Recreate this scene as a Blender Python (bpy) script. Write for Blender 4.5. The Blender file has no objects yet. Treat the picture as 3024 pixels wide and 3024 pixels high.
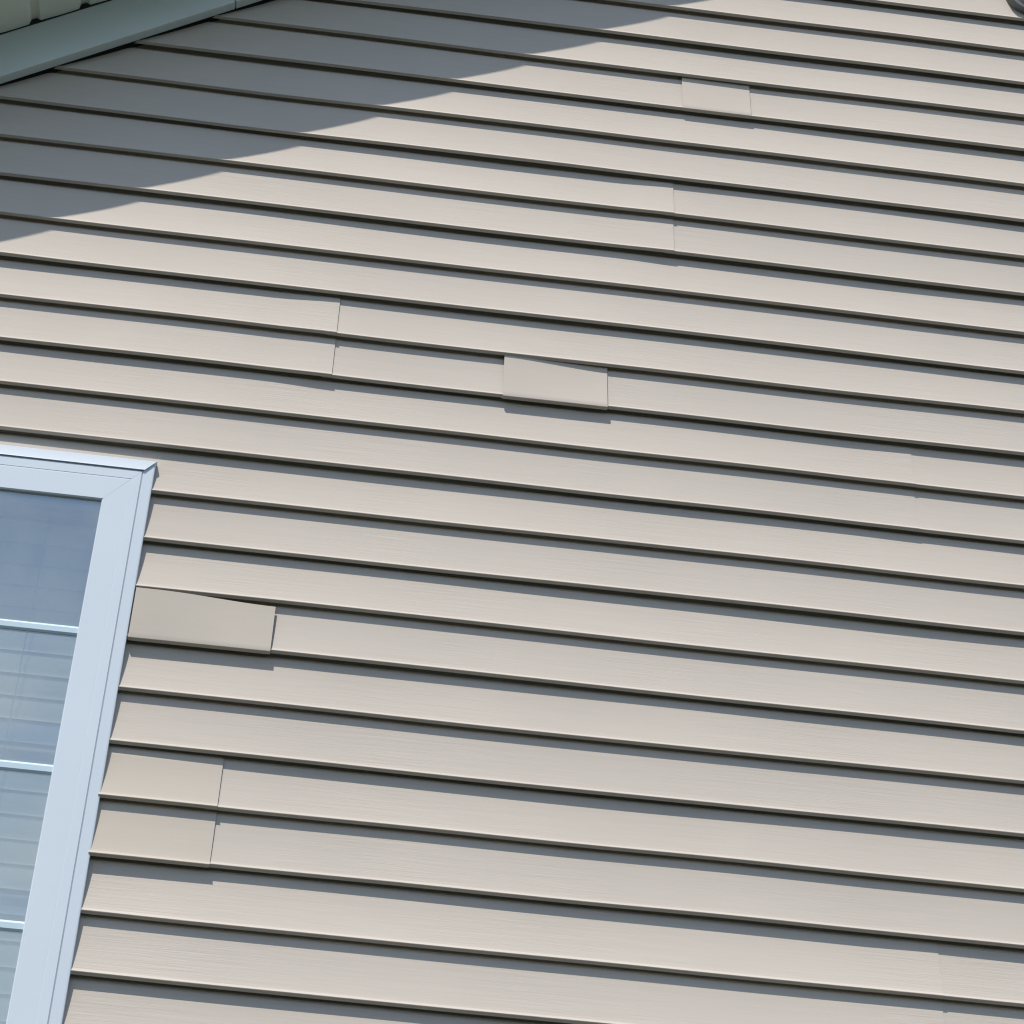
import bpy, math, random
from mathutils import Matrix, Vector

# ------------------------------------------------------------------ scene, camera, light
S = bpy.context.scene
COL = S.collection
H = 4.18                      # height of the reference course edge above the ground
P = 0.1016                    # exposure of one course

cam_d = bpy.data.cameras.new("camera")
cam = bpy.data.objects.new("camera", cam_d)
COL.objects.link(cam)
r = Vector((0.9912822323, -0.1148456113, 0.0645757035))
u = Vector((-0.1200909987, -0.5859406442, 0.8014060853))
f = Vector((0.0542004424, 0.8021745740, 0.5946244739))
m = Matrix.Identity(4)
for i in range(3):
    m[i][0], m[i][1], m[i][2] = r[i], u[i], -f[i]
m[0][3], m[1][3], m[2][3] = 0.0, -3.76970522, H - 2.58082728
cam.matrix_world = m
cam_d.sensor_width = 36.0
cam_d.lens = 6000.0 / 3024.0 * 36.0
cam_d.shift_x = 0.5 - 1341.66 / 3024.0
cam_d.shift_y = 328.416 / 3024.0 - 0.5
cam_d.clip_start = 0.05
cam_d.clip_end = 2000
S.camera = cam

SUN = Vector((-0.58, -1.0, 1.72)).normalized()
W = bpy.data.worlds.new("World")
S.world = W
W.use_nodes = True
nt = W.node_tree
nt.nodes.clear()
out = nt.nodes.new("ShaderNodeOutputWorld")
bg = nt.nodes.new("ShaderNodeBackground")
sky = nt.nodes.new("ShaderNodeTexSky")
sky.sky_type = 'NISHITA'
sky.sun_disc = False
sky.sun_elevation = math.asin(SUN.z)
sky.sun_rotation = math.atan2(SUN.x, SUN.y)
sky.air_density = 1.0
sky.dust_density = 0.4
sky.ozone_density = 2.5
# scattered fair-weather clouds
tc = nt.nodes.new("ShaderNodeTexCoord")
mp = nt.nodes.new("ShaderNodeMapping")
mp.inputs["Scale"].default_value = (1.0, 1.0, 1.6)
no = nt.nodes.new("ShaderNodeTexNoise")
no.inputs["Scale"].default_value = 9.0
no.inputs["Detail"].default_value = 6.0
no.inputs["Roughness"].default_value = 0.5
rmp = nt.nodes.new("ShaderNodeValToRGB")
rmp.color_ramp.elements[0].position = 0.42
rmp.color_ramp.elements[1].position = 0.66
mx = nt.nodes.new("ShaderNodeMix")
mx.data_type = 'RGBA'
mx.inputs["B"].default_value = (6.8, 7.4, 8.2, 1)
mul = nt.nodes.new("ShaderNodeMath")
mul.operation = 'MULTIPLY'
sep = nt.nodes.new("ShaderNodeSeparateXYZ")
band = nt.nodes.new("ShaderNodeMapRange")          # more cloud low over the horizon
band.inputs["From Min"].default_value = 0.10
band.inputs["From Max"].default_value = 0.60
band.inputs["To Min"].default_value = 0.60
band.inputs["To Max"].default_value = 0.14
nt.links.new(tc.outputs["Generated"], sep.inputs[0])
nt.links.new(sep.outputs["Z"], band.inputs["Value"])
nt.links.new(band.outputs[0], mul.inputs[1])
nt.links.new(tc.outputs["Generated"], mp.inputs["Vector"])
nt.links.new(mp.outputs["Vector"], no.inputs["Vector"])
nt.links.new(no.outputs["Fac"], rmp.inputs["Fac"])
nt.links.new(rmp.outputs["Color"], mul.inputs[0])
nt.links.new(mul.outputs[0], mx.inputs["Factor"])
nt.links.new(sky.outputs["Color"], mx.inputs["A"])
nt.links.new(mx.outputs["Result"], bg.inputs["Color"])
bg.inputs["Strength"].default_value = 0.14
nt.links.new(bg.outputs[0], out.inputs["Surface"])

sun_d = bpy.data.lights.new("sun", 'SUN')
sun_d.energy = 3.95
sun_d.angle = math.radians(0.53)
sun_d.color = (1.0, 0.955, 0.90)
sun = bpy.data.objects.new("sun", sun_d)
COL.objects.link(sun)
sun.rotation_euler = SUN.to_track_quat('Z', 'Y').to_euler()
sun.location = (-6, -8, 18)

S.view_settings.view_transform = 'Standard'
S.view_settings.look = 'None'
S.view_settings.exposure = 0.10
S.view_settings.gamma = 1.0
S.render.engine = 'CYCLES'
S.cycles.use_denoising = True
S.cycles.filter_width = 1.15
S.cycles.max_bounces = 10
S.cycles.diffuse_bounces = 5
S.cycles.transparent_max_bounces = 16


# ------------------------------------------------------------------ helpers
class MB:
    """collects faces of one mesh"""
    def __init__(self):
        self.v, self.f = [], []

    def vert(self, x, y, z):
        self.v.append((x, y, z + H))
        return len(self.v) - 1

    def face(self, *idx):
        self.f.append(idx)

    def quad(self, a, b, c, d):
        self.face(self.vert(*a), self.vert(*b), self.vert(*c), self.vert(*d))

    def prism(self, poly, y0, y1):
        """polygon in the x-z plane extruded from y0 to y1"""
        a = [self.vert(x, y0, z) for x, z in poly]
        b = [self.vert(x, y1, z) for x, z in poly]
        n = len(poly)
        self.face(*a)
        self.face(*reversed(b))
        for i in range(n):
            j = (i + 1) % n
            self.face(a[j], a[i], b[i], b[j])

    def box(self, x0, x1, y0, y1, z0, z1):
        self.prism([(x0, z0), (x1, z0), (x1, z1), (x0, z1)], y0, y1)

    def sheet(self, rows, close=False):
        """rows: list of lists of points, skinned into quads"""
        ids = [[self.vert(*p) for p in row] for row in rows]
        for a, b in zip(ids[:-1], ids[1:]):
            for i in range(len(a) - 1):
                self.face(a[i], a[i + 1], b[i + 1], b[i])
            if close:
                self.face(a[-1], a[0], b[0], b[-1])
        return ids

    def build(self, name, mat, parent=None, smooth=None, label=None, bevel=0):
        me = bpy.data.meshes.new(name)
        off = Vector((0, 0, 0))
        q = parent
        while q is not None:
            off += q.location
            q = q.parent
        me.from_pydata([Vector(v) - off for v in self.v], [], self.f)
        me.materials.append(mat)
        me.update()
        import bmesh
        b = bmesh.new()
        b.from_mesh(me)
        bmesh.ops.recalc_face_normals(b, faces=b.faces)
        b.to_mesh(me)
        b.free()
        if smooth:
            me.shade_smooth()
            me.set_sharp_from_angle(angle=math.radians(smooth))
        o = bpy.data.objects.new(name, me)
        COL.objects.link(o)
        if parent is not None:
            o.parent = parent
        if label:
            o["label"] = label
        if bevel:
            md = o.modifiers.new("edge", 'BEVEL')
            md.width = bevel
            md.segments = 2
            md.limit_method = 'ANGLE'
        return o


def thing(name, label, cat, loc=(0, 0, 0)):
    o = bpy.data.objects.new(name, None)
    COL.objects.link(o)
    o.location = loc
    o.empty_display_size = 0.2
    o["label"] = label
    o["category"] = cat
    return o


def N(t, kind, **kw):
    n = t.nodes.new(kind)
    for k, v in kw.items():
        n.inputs[k].default_value = v
    return n


def base_mat(name, col, rough=0.5, spec=0.5):
    mt = bpy.data.materials.new(name)
    mt.use_nodes = True
    t = mt.node_tree
    b = t.nodes["Principled BSDF"]
    b.inputs["Base Color"].default_value = (*col, 1)
    b.inputs["Roughness"].default_value = rough
    b.inputs["Specular IOR Level"].default_value = spec
    return mt, t, b


def plastic(name, col, rough=0.5, spec=0.5, grain=None, mottle=0.04, mottle_scale=3.0, tone=0.0, dirt=0.0):
    """coloured plastic or paint with faint mottling, weathering and, if asked, stretched wood grain"""
    mt, t, b = base_mat(name, col, rough, spec)
    L = t.links.new
    tc = N(t, "ShaderNodeTexCoord")
    oi = N(t, "ShaderNodeObjectInfo")
    addv = N(t, "ShaderNodeVectorMath")
    addv.operation = 'ADD'
    sc_ = N(t, "ShaderNodeVectorMath")
    sc_.operation = 'SCALE'
    sc_.inputs["Scale"].default_value = 9.0
    comb = N(t, "ShaderNodeCombineXYZ")
    L(oi.outputs["Random"], comb.inputs[0])
    L(oi.outputs["Random"], comb.inputs[2])
    L(comb.outputs[0], sc_.inputs[0])
    L(tc.outputs["Object"], addv.inputs[0])
    L(sc_.outputs["Vector"], addv.inputs[1])
    n1 = N(t, "ShaderNodeTexNoise", Scale=mottle_scale, Detail=3.0)
    L(addv.outputs[0], n1.inputs["Vector"])
    mr = N(t, "ShaderNodeMapRange")
    mr.inputs["From Min"].default_value = 0.25
    mr.inputs["From Max"].default_value = 0.75
    mr.inputs["To Min"].default_value = 1.0 - mottle
    mr.inputs["To Max"].default_value = 1.0 + mottle
    L(n1.outputs["Fac"], mr.inputs["Value"])
    fac = mr.outputs[0]
    if tone:
        m2 = N(t, "ShaderNodeMapRange")
        m2.inputs["To Min"].default_value = 1.0 - tone
        m2.inputs["To Max"].default_value = 1.0 + tone
        L(oi.outputs["Random"], m2.inputs["Value"])
        mu = N(t, "ShaderNodeMath")
        mu.operation = 'MULTIPLY'
        L(fac, mu.inputs[0])
        L(m2.outputs[0], mu.inputs[1])
        fac = mu.outputs[0]
    if grain:
        mp = N(t, "ShaderNodeMapping")
        mp.inputs["Scale"].default_value = (grain[0], 30.0, grain[1])
        L(addv.outputs[0], mp.inputs["Vector"])
        g = N(t, "ShaderNodeTexNoise", Scale=1.0, Detail=3.0, Roughness=0.65, Distortion=0.6)
        L(mp.outputs[0], g.inputs["Vector"])
        bp = N(t, "ShaderNodeBump", Strength=grain[2], Distance=0.001)
        gk = N(t, "ShaderNodeTexNoise", Scale=2.6, Detail=2.0)
        L(addv.outputs[0], gk.inputs["Vector"])
        gr = N(t, "ShaderNodeMapRange")
        gr.inputs["From Min"].default_value = 0.35
        gr.inputs["From Max"].default_value = 0.68
        gr.inputs["To Min"].default_value = grain[2] * 0.15
        gr.inputs["To Max"].default_value = grain[2] * 1.5
        L(gk.outputs["Fac"], gr.inputs["Value"])
        L(gr.outputs[0], bp.inputs["Strength"])
        L(g.outputs["Fac"], bp.inputs["Height"])
        L(bp.outputs[0], b.inputs["Normal"])
        gm = N(t, "ShaderNodeMapRange")
        gm.inputs["From Min"].default_value = 0.3
        gm.inputs["From Max"].default_value = 0.7
        gm.inputs["To Min"].default_value = 1.0 - grain[3]
        gm.inputs["To Max"].default_value = 1.0 + grain[3]
        L(g.outputs["Fac"], gm.inputs["Value"])
        mu = N(t, "ShaderNodeMath")
        mu.operation = 'MULTIPLY'
        L(fac, mu.inputs[0])
        L(gm.outputs[0], mu.inputs[1])
        fac = mu.outputs[0]
    sc = N(t, "ShaderNodeVectorMath")
    sc.operation = 'SCALE'
    sc.inputs[0].default_value = col
    L(fac, sc.inputs["Scale"])
    colout = sc.outputs["Vector"]
    if dirt:
        # sparse little specks of dirt
        vo = N(t, "ShaderNodeTexVoronoi", Scale=9.0)
        L(addv.outputs[0], vo.inputs["Vector"])
        lt = N(t, "ShaderNodeMath")
        lt.operation = 'LESS_THAN'
        lt.inputs[1].default_value = dirt
        L(vo.outputs["Distance"], lt.inputs[0])
        mm = N(t, "ShaderNodeMix")
        mm.data_type = 'RGBA'
        mm.inputs["B"].default_value = (0.10, 0.085, 0.07, 1)
        L(lt.outputs[0], mm.inputs["Factor"])
        L(colout, mm.inputs["A"])
        colout = mm.outputs["Result"]
    L(colout, b.inputs["Base Color"])
    return mt


GRAIN_SOFT = (7.0, 260.0, 0.15, 0.008)
GRAIN = (7.0, 260.0, 0.42, 0.026)
M_SIDING = plastic("siding_vinyl", (0.518, 0.462, 0.396), 0.62, 0.14, GRAIN, 0.035, 2.2, 0.022)
M_PATCH = plastic("patch_vinyl", (0.502, 0.445, 0.372), 0.6, 0.16, GRAIN_SOFT, 0.03, 5.0)
M_PATCH2 = plastic("patch_vinyl_pale", (0.518, 0.461, 0.390), 0.6, 0.16, GRAIN_SOFT, 0.03, 5.0)
M_WHITE = plastic("white_vinyl", (0.60, 0.655, 0.70), 0.35, 0.5, None, 0.02, 4.0)
M_BAR = plastic("bar_vinyl", (0.50, 0.62, 0.68), 0.35, 0.5, None, 0.02, 4.0)
M_TRIM = plastic("trim_board", (0.66, 0.74, 0.72), 0.35, 0.45, None, 0.04, 3.0)
M_SOFFIT = plastic("soffit_vinyl", (0.76, 0.80, 0.70), 0.5, 0.4, None, 0.05, 6.0)
M_ROOF = plastic("roof_shingle", (0.06, 0.058, 0.055), 0.9, 0.2, (8, 8, 0.4, 0.1), 0.25, 20.0)
M_WRAP = plastic("house_wrap", (0.12, 0.11, 0.10), 0.9, 0.2, None, 0.1, 4.0)
M_FOUND = plastic("concrete", (0.30, 0.29, 0.27), 0.9, 0.2, None, 0.15, 6.0)
M_SLAT = plastic("blind_slat", (0.42, 0.40, 0.335), 0.5, 0.4, None, 0.06, 3.0, 0.09)  # random tone per slat stands in for uneven reflections in the glass
M_SLAT_DARK = plastic("slat_reflection", (0.17, 0.23, 0.30), 0.5, 0.4, None, 0.03, 5.0)  # dark reflection in the glass, painted as a slat colour
M_CORD = plastic("cord", (0.22, 0.26, 0.28), 0.8, 0.2)
M_ROOM = plastic("room", (0.25, 0.24, 0.23), 0.9, 0.1)
M_FIX_RIM = plastic("fixture_rim", (0.15, 0.15, 0.155), 0.5, 0.4)
M_FIX_FACE = plastic("fixture_face", (0.30, 0.31, 0.33), 0.45, 0.5)
M_GROUND = plastic("grass_ground", (0.032, 0.038, 0.030), 0.95, 0.1, (40, 40, 0.6, 0.15), 0.3, 1.5)


def glass():
    mt = bpy.data.materials.new("window_glass")
    mt.use_nodes = True
    t = mt.node_tree
    t.nodes.clear()
    o = N(t, "ShaderNodeOutputMaterial")
    tr = N(t, "ShaderNodeBsdfTransparent")
    tr.inputs["Color"].default_value = (0.86, 0.92, 0.93, 1)
    gl = N(t, "ShaderNodeBsdfGlossy")
    gl.inputs["Color"].default_value = (1.0, 0.97, 0.92, 1)
    gl.inputs["Roughness"].default_value = 0.02
    lw = N(t, "ShaderNodeLayerWeight")
    pw = N(t, "ShaderNodeMath")
    pw.operation = 'POWER'
    pw.inputs[1].default_value = 5.0
    fr = N(t, "ShaderNodeMath")
    fr.operation = 'MULTIPLY_ADD'
    fr.inputs[1].default_value = 0.80
    fr.inputs[2].default_value = 0.24
    t.links.new(lw.outputs["Facing"], pw.inputs[0])
    t.links.new(pw.outputs[0], fr.inputs[0])
    mixn = N(t, "ShaderNodeMixShader")
    tc = N(t, "ShaderNodeTexCoord")
    nz = N(t, "ShaderNodeTexNoise", Scale=5.0, Detail=1.0)
    bp = N(t, "ShaderNodeBump", Strength=0.08, Distance=0.004)
    L = t.links.new
    L(tc.outputs["Object"], nz.inputs["Vector"])
    L(nz.outputs["Fac"], bp.inputs["Height"])
    L(bp.outputs[0], gl.inputs["Normal"])
    L(fr.outputs[0], mixn.inputs[0])
    L(tr.outputs[0], mixn.inputs[1])
    L(gl.outputs[0], mixn.inputs[2])
    # thin streaky dust film, added as pale haze to lighten the glass
    df = N(t, "ShaderNodeBsdfDiffuse")
    df.inputs["Color"].default_value = (0.60, 0.61, 0.58, 1)
    mp = N(t, "ShaderNodeMapping")
    mp.inputs["Scale"].default_value = (14.0, 1.0, 5.0)
    dn = N(t, "ShaderNodeTexNoise", Scale=1.0, Detail=5.0, Roughness=0.6)
    dr = N(t, "ShaderNodeMapRange")
    dr.inputs["From Min"].default_value = 0.3
    dr.inputs["From Max"].default_value = 0.7
    dr.inputs["To Min"].default_value = 0.05
    dr.inputs["To Max"].default_value = 0.12
    m3 = N(t, "ShaderNodeMixShader")
    L(tc.outputs["Object"], mp.inputs["Vector"])
    L(mp.outputs[0], dn.inputs["Vector"])
    L(dn.outputs["Fac"], dr.inputs["Value"])
    L(dr.outputs[0], m3.inputs[0])
    L(mixn.outputs[0], m3.inputs[1])
    L(df.outputs[0], m3.inputs[2])
    L(m3.outputs[0], o.inputs[0])
    return mt


M_GLASS = glass()


# ------------------------------------------------------------------ ground
g = MB()
g.quad((-600, -600, -H), (600, -600, -H), (600, 600, -H), (-600, 600, -H))
go = g.build("ground", M_GROUND)
go["kind"] = "structure"
go["label"] = "mown lawn in front of the house"
go["category"] = "ground"

# ------------------------------------------------------------------ house shell
house = thing("house", "house gable wall clad in beige lap siding with white window and sloping eave", "house", (0.6, 0.0, 0.0))
XL, XR = -1.9, 3.2
SL = 0.604                     # roof pitch


def lip(x):                    # underside of the board under the eave
    return 0.602 + SL * x


def sof(x):                    # soffit height
    return 0.735 + SL * x


WX0, WX1, WZ0, WZ1 = -1.25, -0.2885, -2.28, -0.7515      # window outline
wall = MB()
ys0, ys1 = 0.030, 0.16
zt = lambda x: sof(x) + 0.04
wall.prism([(XL, -H + 0.45), (WX0 + .015, -H + 0.45), (WX0 + .015, zt(WX0 + .015)), (XL, zt(XL))], ys0, ys1)
wall.prism([(WX1 - .015, -H + 0.45), (XR, -H + 0.45), (XR, zt(XR)), (WX1 - .015, zt(WX1 - .015))], ys0, ys1)
wall.prism([(WX0 + .015, WZ1 - .015), (WX1 - .015, WZ1 - .015), (WX1 - .015, zt(WX1 - .015)), (WX0 + .015, zt(WX0 + .015))], ys0, ys1)
wall.prism([(WX0 + .015, -H + 0.45), (WX1 - .015, -H + 0.45), (WX1 - .015, WZ0 + .015), (WX0 + .015, WZ0 + .015)], ys0, ys1)
wall_o = wall.build("wall", M_WRAP, house)
fd = MB()
fd.box(XL, XR, 0.02, 0.2, -H - 0.3, -H + 0.448)
fd.build("foundation", M_FOUND, house, bevel=0.006)

# ------------------------------------------------------------------ lap siding
DO, DE = 0.0166, 0.0145        # recess under a locked edge / under a folded edge
RN = 0.0022
FL = 0.0023                    # small flare along the nose of a course
TH = 0.0011
Q = 1.75


BK = 0.0068


def sm(x):
    x = min(1, max(0, x))
    return x * x * (3 - 2 * x)


def face_pts(z0, d, n=9):
    """face of one course from its top down to its rounded nose"""
    pts = []
    ts = [1.05, 1.02, 1.0, 0.975, 0.95, 0.925] + [1.0 - i / n for i in range(1, n)] + [0.048, 0.044, 0.02, 0.004, 0.0]
    for t in ts:
        z = z0 + RN + t * (P - RN)
        back = BK * sm((z - (z0 + P - 0.0125)) / 0.014)      # made-up curl at the face top, shaped to deepen shade under the lap
        pts.append((FL * min(1.0, t / 0.045) + (d - FL) * (1 - max(0.0, 1 - t) ** Q) + back, z))
    for i in range(1, 5):
        a = math.radians(90 * i / 4)
        pts.append((RN - RN * math.cos(a), z0 + RN - RN * math.sin(a)))
    return pts


def panel_profile(zb):
    """front outline (y, z) of a two-course panel from nailing hem to locking edge"""
    zu = zb + P
    pts = [(DO + BK + 0.0006, zu + P + 0.022), (DO + BK + 0.0003, zu + P + 0.010)]
    pts += face_pts(zu, DO)
    pts += [(0.0056, zu - 0.0028), (0.0062, zu - 0.0026), (0.0066, zu + 0.0066), (DE + BK - 0.0006, zu + 0.0068)]
    pts += [q for q in face_pts(zb, DE) if q[1] < zu + 0.006]
    pts += [(0.0056, zb - 0.0030), (0.0062, zb - 0.0028), (0.0066, zb + 0.007)]
    return pts


def waves(seed, amp):
    rg = random.Random(seed)
    ws = [(amp * rg.uniform(.4, 1) / (i + 1), rg.uniform(0.9, 1.8) * (i + 1), rg.uniform(0, 6.3)) for i in range(4)]
    return lambda x: sum(a * math.sin(w * x * 2 + p) for a, w, p in ws)


def strip(mb, prof, xs, xmap, wy, wz, off, thick=TH):
    """a thin shell with thickness: front profile swept along x"""
    n = len(prof)
    back = []
    for i, (y, z) in enumerate(prof):
        a = prof[max(0, i - 1)]
        b = prof[min(n - 1, i + 1)]
        ty, tz = b[0] - a[0], b[1] - a[1]
        l = math.hypot(ty, tz) or 1
        # inward normal (towards the wall / upward on undersides)
        back.append((y - tz / l * thick, z + ty / l * thick))
    loop = prof + back[::-1]
    rows = []
    for x in xs:
        row = []
        for y, z in loop:
            X = xmap(x, z)
            row.append((X, y + wy(X) + off(X), z + wz(X)))
        rows.append(row)
    ids = mb.sheet(rows, close=True)
    for row in (ids[0], ids[-1]):
        for i in range(n - 1):
            mb.face(row[i], row[i + 1], row[2 * n - 2 - i], row[2 * n - 1 - i])


def xs_range(a, b, step=0.045):
    n = max(2, int((b - a) / step))
    return [a + (b - a) * i / n for i in range(n + 1)]


# joints in the run of a panel, by number of its locking edge
JOINTS = {5: [0.0425], 1: [0.7715], 7: [1.286], 17: [1.265], 15: [-0.0755], -5: [2.35], -11: [2.6],
          21: [0.9], 27: [0.35], -1: [2.3], 9: [2.2], 13: [2.0]}


for k in range(-23, 37, 2):
    zb = -k * P
    prof = panel_profile(zb)
    wy, wz = waves(k * 7 + 1, 0.0008), waves(k * 7 + 2, 0.0014)
    ztop = zb + 2 * P
    in_win = ztop > WZ0 and zb < WZ1
    cuts = [None] + JOINTS.get(k, []) + [None]
    for ci in range(len(cuts) - 1):
        xa, xb = cuts[ci], cuts[ci + 1]
        left_end = xa is None
        a = XL if left_end else xa - 0.022
        b = XR if xb is None else xb
        jl = xb

        def off(x, jl=jl, k=k):
            if jl is None:
                return 0.0
            if k == 15:
                return -0.0034
            return {7: -0.0012, 17: -0.0013, 1: -0.0022}.get(k, -0.0030) * sm((x - (jl - 0.14)) / 0.14)
        mb = MB()
        if left_end and in_win:
            xw = WX1 - 0.004
            if ztop > WZ1 + 0.01 and zb < WZ1:           # panel notched around the window head
                cutz = WZ1 + 0.002
                pr = [p for p in prof if p[1] > cutz]
                yl = pr[-1][0]
                pr.append((yl - 0.0004, cutz))
                strip(mb, pr, xs_range(a, xw), lambda x, z: x, wy, wz, off)
            dz = -0.002 if k == 15 else 0.0
            strip(mb, [(y, z + (dz if z < zb + 0.03 else 0)) for y, z in prof], xs_range(xw, b), lambda x, z: x, wy, wz, off)
        elif left_end:
            def xmap(x, z, b=b):                         # raked cut, tucked up behind the board under the eave
                s = max(XL, (z - 0.604) / SL)
                t = (x - XL) / (b - XL)
                return s + (b - s) * t
            n = 24 if b > 0.5 else 16
            if max(XL, (ztop - 0.665) / SL) > b - 0.15:
                continue
            strip(mb, prof, xs_range(XL, b), xmap, wy, wz, off)
        else:
            strip(mb, prof, xs_range(a, b), lambda x, z: x, wy, wz, off)
        lab = None
        mat = M_SIDING
        if k == 15 and left_end:
            lab = "short smooth yellower siding piece beside the window, two courses tall"
            mat = M_PATCH
        mb.build("siding_panel", mat, wall_o, smooth=32, label=lab)


# ------------------------------------------------------------------ replacement pieces snapped over the lower courses
def patch(x0, x1, k, ytop, ztop, ynose, dnose, mat, label, wave_k, bow=0.0):
    """ytop/ztop: functions of u (0..1 along x) for the upper edge of the piece"""
    zb = -k * P + dnose
    n = 10
    xs = xs_range(x0, x1, 0.02)
    wz = waves(wave_k * 7 + 2, 0.0014)
    front, backr = [], []
    rows = []
    for x in xs:
        uu = (x - x0) / (x1 - x0)
        yt, zt_ = ytop(uu), ztop(uu)
        pr = []
        for i in range(n + 1):
            t = 1 - i / n
            pr.append((ynose + (yt - ynose) * (1 - (1 - t) ** 1.45) - bow * math.sin(math.pi * t), zb + RN + t * (zt_ - zb - RN)))
        for i in range(1, 5):
            a = math.radians(90 * i / 4)
            pr.append((ynose + RN - RN * math.cos(a), zb + RN - RN * math.sin(a)))
        pr += [(ynose + 0.0065, zb - 0.0028), (ynose + 0.0072, zb - 0.0026), (ynose + 0.0076, zb + 0.002)]
        bk = []
        for i, (y, z) in enumerate(pr):
            a_, b_ = pr[max(0, i - 1)], pr[min(len(pr) - 1, i + 1)]
            ty, tz = b_[0] - a_[0], b_[1] - a_[1]
            l = math.hypot(ty, tz)
            bk.append((y - tz / l * TH, z + ty / l * TH))
        rows.append([(x, y, z + wz(x)) for y, z in pr + bk[::-1]])
    mb = MB()
    ids = mb.sheet(rows, close=True)
    n2 = len(rows[0]) // 2
    for row in (ids[0], ids[-1]):
        for i in range(n2 - 1):
            mb.face(row[i], row[i + 1], row[2 * n2 - 2 - i], row[2 * n2 - 1 - i])
    mb.build("siding_patch", mat, wall_o, smooth=32, label=label)


patch(-0.2865, -0.0145, 11, lambda q: -0.0012 + 0.0052 * sm(q), lambda q: -1.0188 - 0.0085 * sm((q - .15) / .85),
      -0.0042, -0.004, M_PATCH, "greyish bulging siding piece beside the window with a gap along its top", 11, 0.0006)
patch(0.4045, 0.6278, 5, lambda q: 0.0062 + 0.0062 * sm(q * 0.95), lambda q: -0.4050,
      -0.0040, -0.0045, M_PATCH2, "short smooth siding patch lifted at its left end, middle of the wall", 5)
patch(0.7915, 0.9555, -3, lambda q: 0.0116 + 0.0016 * q, lambda q: 0.4075,
      -0.0008, -0.0012, M_PATCH2, "short pale yellowish siding patch near the top of the wall", -3)

# ------------------------------------------------------------------ board, soffit, fascia, roof
YB = -0.031


def raked(mb, xa, xb, za, zbf, y0, y1, perp=True):
    """bar following the roof pitch; za/zbf: lower and upper offset from lip line"""
    s = SL
    def pt(x, z_off):
        zz = 0.602 + s * x + z_off
        if perp:                                          # ends cut square to the rake
            sh = z_off * s / (1 + s * s)
            return (x - sh, 0.602 + s * (x - sh) + z_off)
        return (x, zz)
    mb.prism([pt(xa, za), pt(xb, za), pt(xb, zbf), pt(xa, zbf)], y0, y1)


xj = -0.281
for a, b in ((XL, xj - 0.0011), (xj + 0.0011, XR)):
    mb = MB()
    raked(mb, a, b, 0.0, 0.131, YB, -0.0025)
    mb.build("frieze_board", M_TRIM, house, bevel=0.0015)

YF = -0.2372                                                # outer edge of the overhang
# soffit: pans with recessed grooves running out from the wall
sp = MB()
per = 0.1035
x = -0.715 - 12 * per
rows = []
prof = []
while x < XR - 0.2:
    g0, g1 = x - 0.0245, x                                 # groove, then pan up to the next groove
    prof += [(g0 + 0.001, 0.0), (g0 + 0.004, 0.013), (g1 - 0.010, 0.013), (g1, 0.002), (g1 + 0.035, 0.0), (g1 + 0.055, -0.0005)]
    x += per
yy = [YF + 0.002, -0.10, YB - 0.0025]
sp.sheet([[(px, y, sof(px) + pz) for px, pz in prof] for y in yy])
sp.sheet([[(px, y, sof(px) + pz + 0.0012) for px, pz in prof] for y in yy])
for y in (yy[0], yy[-1]):
    sp.sheet([[(px, y, sof(px) + pz) for px, pz in prof], [(px, y, sof(px) + pz + 0.0012) for px, pz in prof]])
sp.build("soffit", M_SOFFIT, house)
fa = MB()
fa.prism([(XL, sof(XL) - 0.045), (XR, sof(XR) - 0.045), (XR, sof(XR) + 0.16), (XL, sof(XL) + 0.16)], YF - 0.02, YF)
fa.build("fascia", M_TRIM, house, bevel=0.002)
rf = MB()
rf.prism([(XL - 0.3, sof(XL - 0.3) + 0.162), (XR, sof(XR) + 0.162), (XR, sof(XR) + 0.20), (XL - 0.3, sof(XL - 0.3) + 0.20)], YF - 0.035, 6.0)
rf.build("roof", M_ROOF, house)

# ------------------------------------------------------------------ window
def ring_bars(mb, rings, x0, x1, z0, z1, gap=0.0, sides="tblr"):
    """frame of four mitred bars; rings: (inset, y)"""
    def c(i, side):
        q, y = rings[i]
        a0, a1, b0, b1 = x0 + q, x1 - q, z0 + q, z1 - q
        return {'t': [(a0 + gap, y, b1), (a1 - gap, y, b1)], 'b': [(a0 + gap, y, b0), (a1 - gap, y, b0)],
                'l': [(a0, y, b0 + gap), (a0, y, b1 - gap)], 'r': [(a1, y, b0 + gap), (a1, y, b1 - gap)]}[side]
    for sd in sides:
        rows = [c(i, sd) for i in range(len(rings))]
        mb.sheet(rows)


win = MB()
fr = 0.0225                                                # width of the surrounding channel
YW = -0.0044
ring_bars(win, [(fr + .0005, .10), (fr + .0003, YW + .0025), (fr + .0025, YW), (fr + .0205, YW), (fr + .0210, YW + .0005), (fr + .0225, YW + .0005), (fr + .0232, YW + .0004),
                (fr + .0690, YW + .0004), (fr + .0713, YW + .0024), (fr + .0713, .055), (fr + .02, .055), (fr + .02, .10)], WX0, WX1, WZ0, WZ1, 0.00018)
win_o = win.build("window", M_WHITE, house)
jc = MB()
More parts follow.
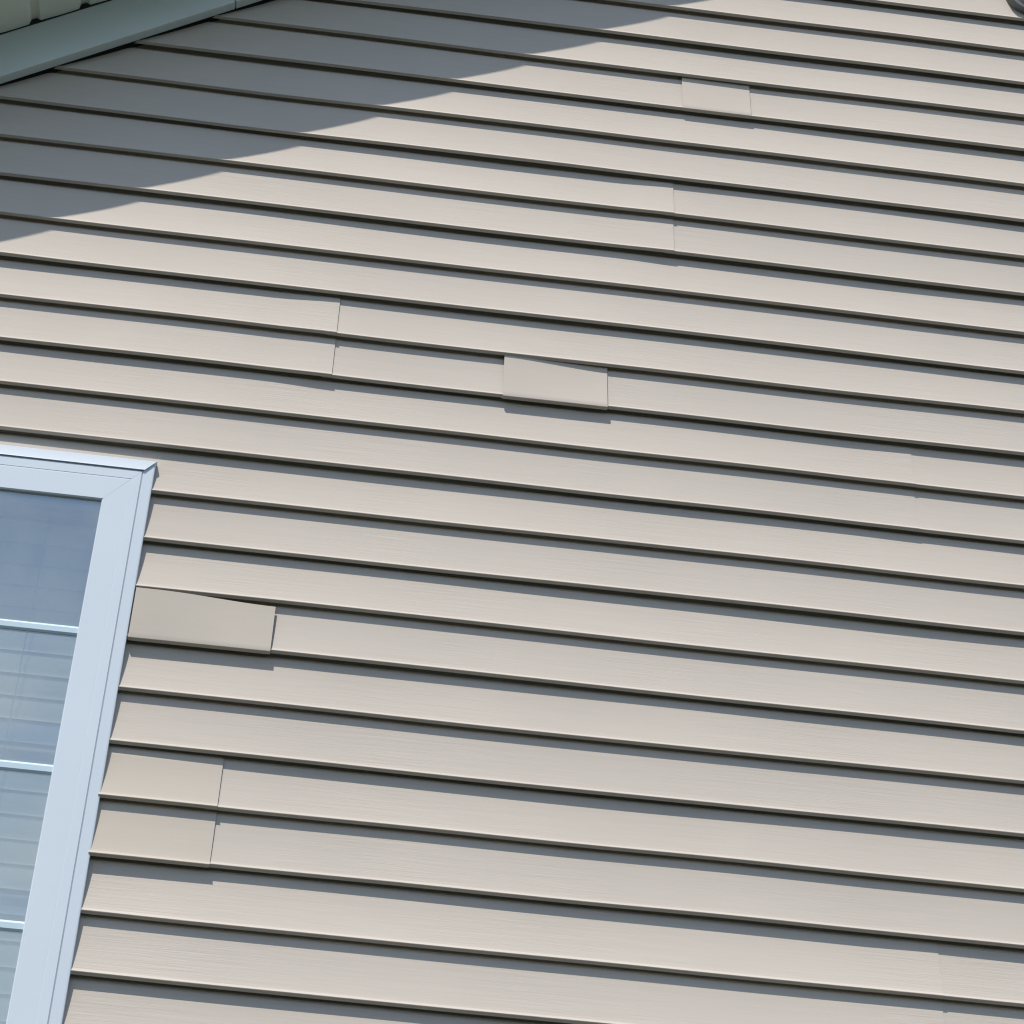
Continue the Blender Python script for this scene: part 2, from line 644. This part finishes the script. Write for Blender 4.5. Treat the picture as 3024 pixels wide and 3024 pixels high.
# side and bottom channel, flush with the course edges
ring_bars(jc, [(.0015, .026), (.0, .0015), (.001, -.0015), (.0035, -.0022), (fr - .002, -.0030), (fr - .0004, -.0032), (fr, -.0026), (fr, .02)], WX0, WX1, WZ0, WZ1 - .001, 0.0, "blr")
jc.build("channel_trim", M_WHITE, win_o, smooth=12)
hc = MB()
rows = []
for q, y in [(.0, .016), (.0, -.0034), (.0012, -.0050), (.0205, -.0066), (.0218, -.0070), (.0222, -.0058), (.0222, .004)]:
    rows.append([(WX0 + q - .002, y, WZ1 - q), (WX1 - q + .002, y, WZ1 - q)])
ids = hc.sheet(rows)
hc.face(*[i[0] for i in ids])
hc.face(*[i[1] for i in ids])
hc.build("head_trim", M_WHITE, win_o, smooth=20, label="sloping white strip along the top of the window")
GX0, GX1, GZ0, GZ1 = WX0 + fr + .0700, WX1 - fr - .0700, WZ0 + fr + .0700, WZ1 - fr - .0700
pn = MB()
pn.box(GX0, GX1, 0.0045, 0.0085, GZ0, GZ1)
pn.build("pane", M_GLASS, win_o)
for zc in (-1.1178, -1.3835, -1.6600, -1.93):
    gb = MB()
    h = 0.0088
    rows = []
    for q, y in [(-h, .0043), (-h, .0030), (-h * .55, .0002), (h * .55, .0002), (h, .0030), (h, .0043)]:
        rows.append([(GX0 - .001, y, zc + q), (GX1 + .001, y, zc + q)])
    gb.sheet(rows, close=False)
    gb.quad((GX0 - .001, .0043, zc - h), (GX1 + .001, .0043, zc - h), (GX1 + .001, .0043, zc + h), (GX0 - .001, .0043, zc + h))
    gb.build("glazing_bar", M_BAR, win_o, smooth=20)
rv = MB()
# wooden reveal and the dim room behind
ring_bars(rv, [(.03, .101), (.03, .30)], WX0, WX1, WZ0, WZ1)
rv.quad((WX0 + .03, .30, WZ0 + .03), (WX1 - .03, .30, WZ0 + .03), (WX1 - .03, .30, WZ1 - .03), (WX0 + .03, .30, WZ1 - .03))
rv.build("reveal", M_ROOM, win_o)

# ------------------------------------------------------------------ blinds behind the glass
BX0, BX1 = WX0 + 0.05, WX1 - 0.05
bl = thing("window_blinds", "pale horizontal slat blinds hanging behind the window glass", "blinds", ((BX0 + BX1) / 2, 0.12, H - 2.2))
hd = MB()
hd.box(BX0, BX1, 0.105, 0.15, -0.835, -0.79)
hd.build("headrail", M_SLAT, bl, bevel=0.002)
sp_ = 0.0445
rg = random.Random(5)
slats = []
z = -0.8535
i = 0
while z > -2.17:
    dark = i in (9, 16)
    mb = MB()
    tilt = math.radians(85 + rg.uniform(-1.5, 1.5) - (4 if dark else 0))
    w = 0.0505
    rows = []
    sec = []
    for q in (-0.5, -0.47, -0.43, -0.3, -0.1, 0.1, 0.3, 0.45, 0.5):     # lower edge in front, slightly flared
        y = 0.125 + q * w * math.cos(tilt) - 0.0022 * (1 - (2 * q) ** 2) - (0.0016 * (-0.43 - q) / 0.07 if q < -0.43 else 0)
        sec.append((y, z - 0.022 + q * w * math.sin(tilt)))
    sec += [(y + 0.0022, zz) for y, zz in reversed(sec)]
    sag = rg.uniform(-.0005, .0005)
    mb.sheet([[(xx, y, zz + dz_) for y, zz in sec] for xx, dz_ in ((BX0 + .004, 0), ((BX0 + BX1) / 2, sag), (BX1 - .004 - rg.uniform(0, .003), -sag))], close=True)
    mb.build("slat", M_SLAT_DARK if dark else M_SLAT, bl, smooth=60)
    z -= sp_
    i += 1
for xc in (-0.490, -0.84, -1.13):
    mb = MB()
    rows = []
    for j in range(0, 62):
        zz = -0.84 - j * sp_ / 2
        if zz < -2.17:
            break
        y = 0.104 + (0.006 if j % 2 else 0.0)
        xx = xc + 0.0008 * math.sin(j * 1.3) + (0.0006 if j % 2 else 0)
        rows.append([(xx + 0.0011 * math.cos(t), y + 0.0011 * math.sin(t), zz) for t in (0, 1.57, 3.14, 4.71)])
    mb.sheet(rows, close=True)
    mb.build("cord", M_CORD, bl, smooth=60)

# ------------------------------------------------------------------ round fixture at the right
fx = thing("wall_fixture", "round grey fixture with dark rim on the siding, high at the right", "wall fixture", (1.6795, 0.0, H + 0.790))
def disc(profile, cx, cz, n=48):
    mb = MB()
    rows = []
    for rr, y in profile:
        rows.append([(cx + rr * math.cos(2 * math.pi * i / n), y, cz + rr * math.sin(2 * math.pi * i / n)) for i in range(n)])
    ids = mb.sheet(rows, close=True)
    mb.face(*ids[-1])
    mb.face(*ids[0])
    return mb
disc([(0.060, 0.012), (0.0615, -0.010), (0.060, -0.016), (0.051, -0.018), (0.050, -0.012)], 1.6795, 0.790).build("rim", M_FIX_RIM, fx, smooth=35)
disc([(0.0495, -0.008), (0.0495, -0.019), (0.047, -0.023), (0.030, -0.029), (0.012, -0.031)], 1.6795, 0.790).build("cover", M_FIX_FACE, fx, smooth=35)
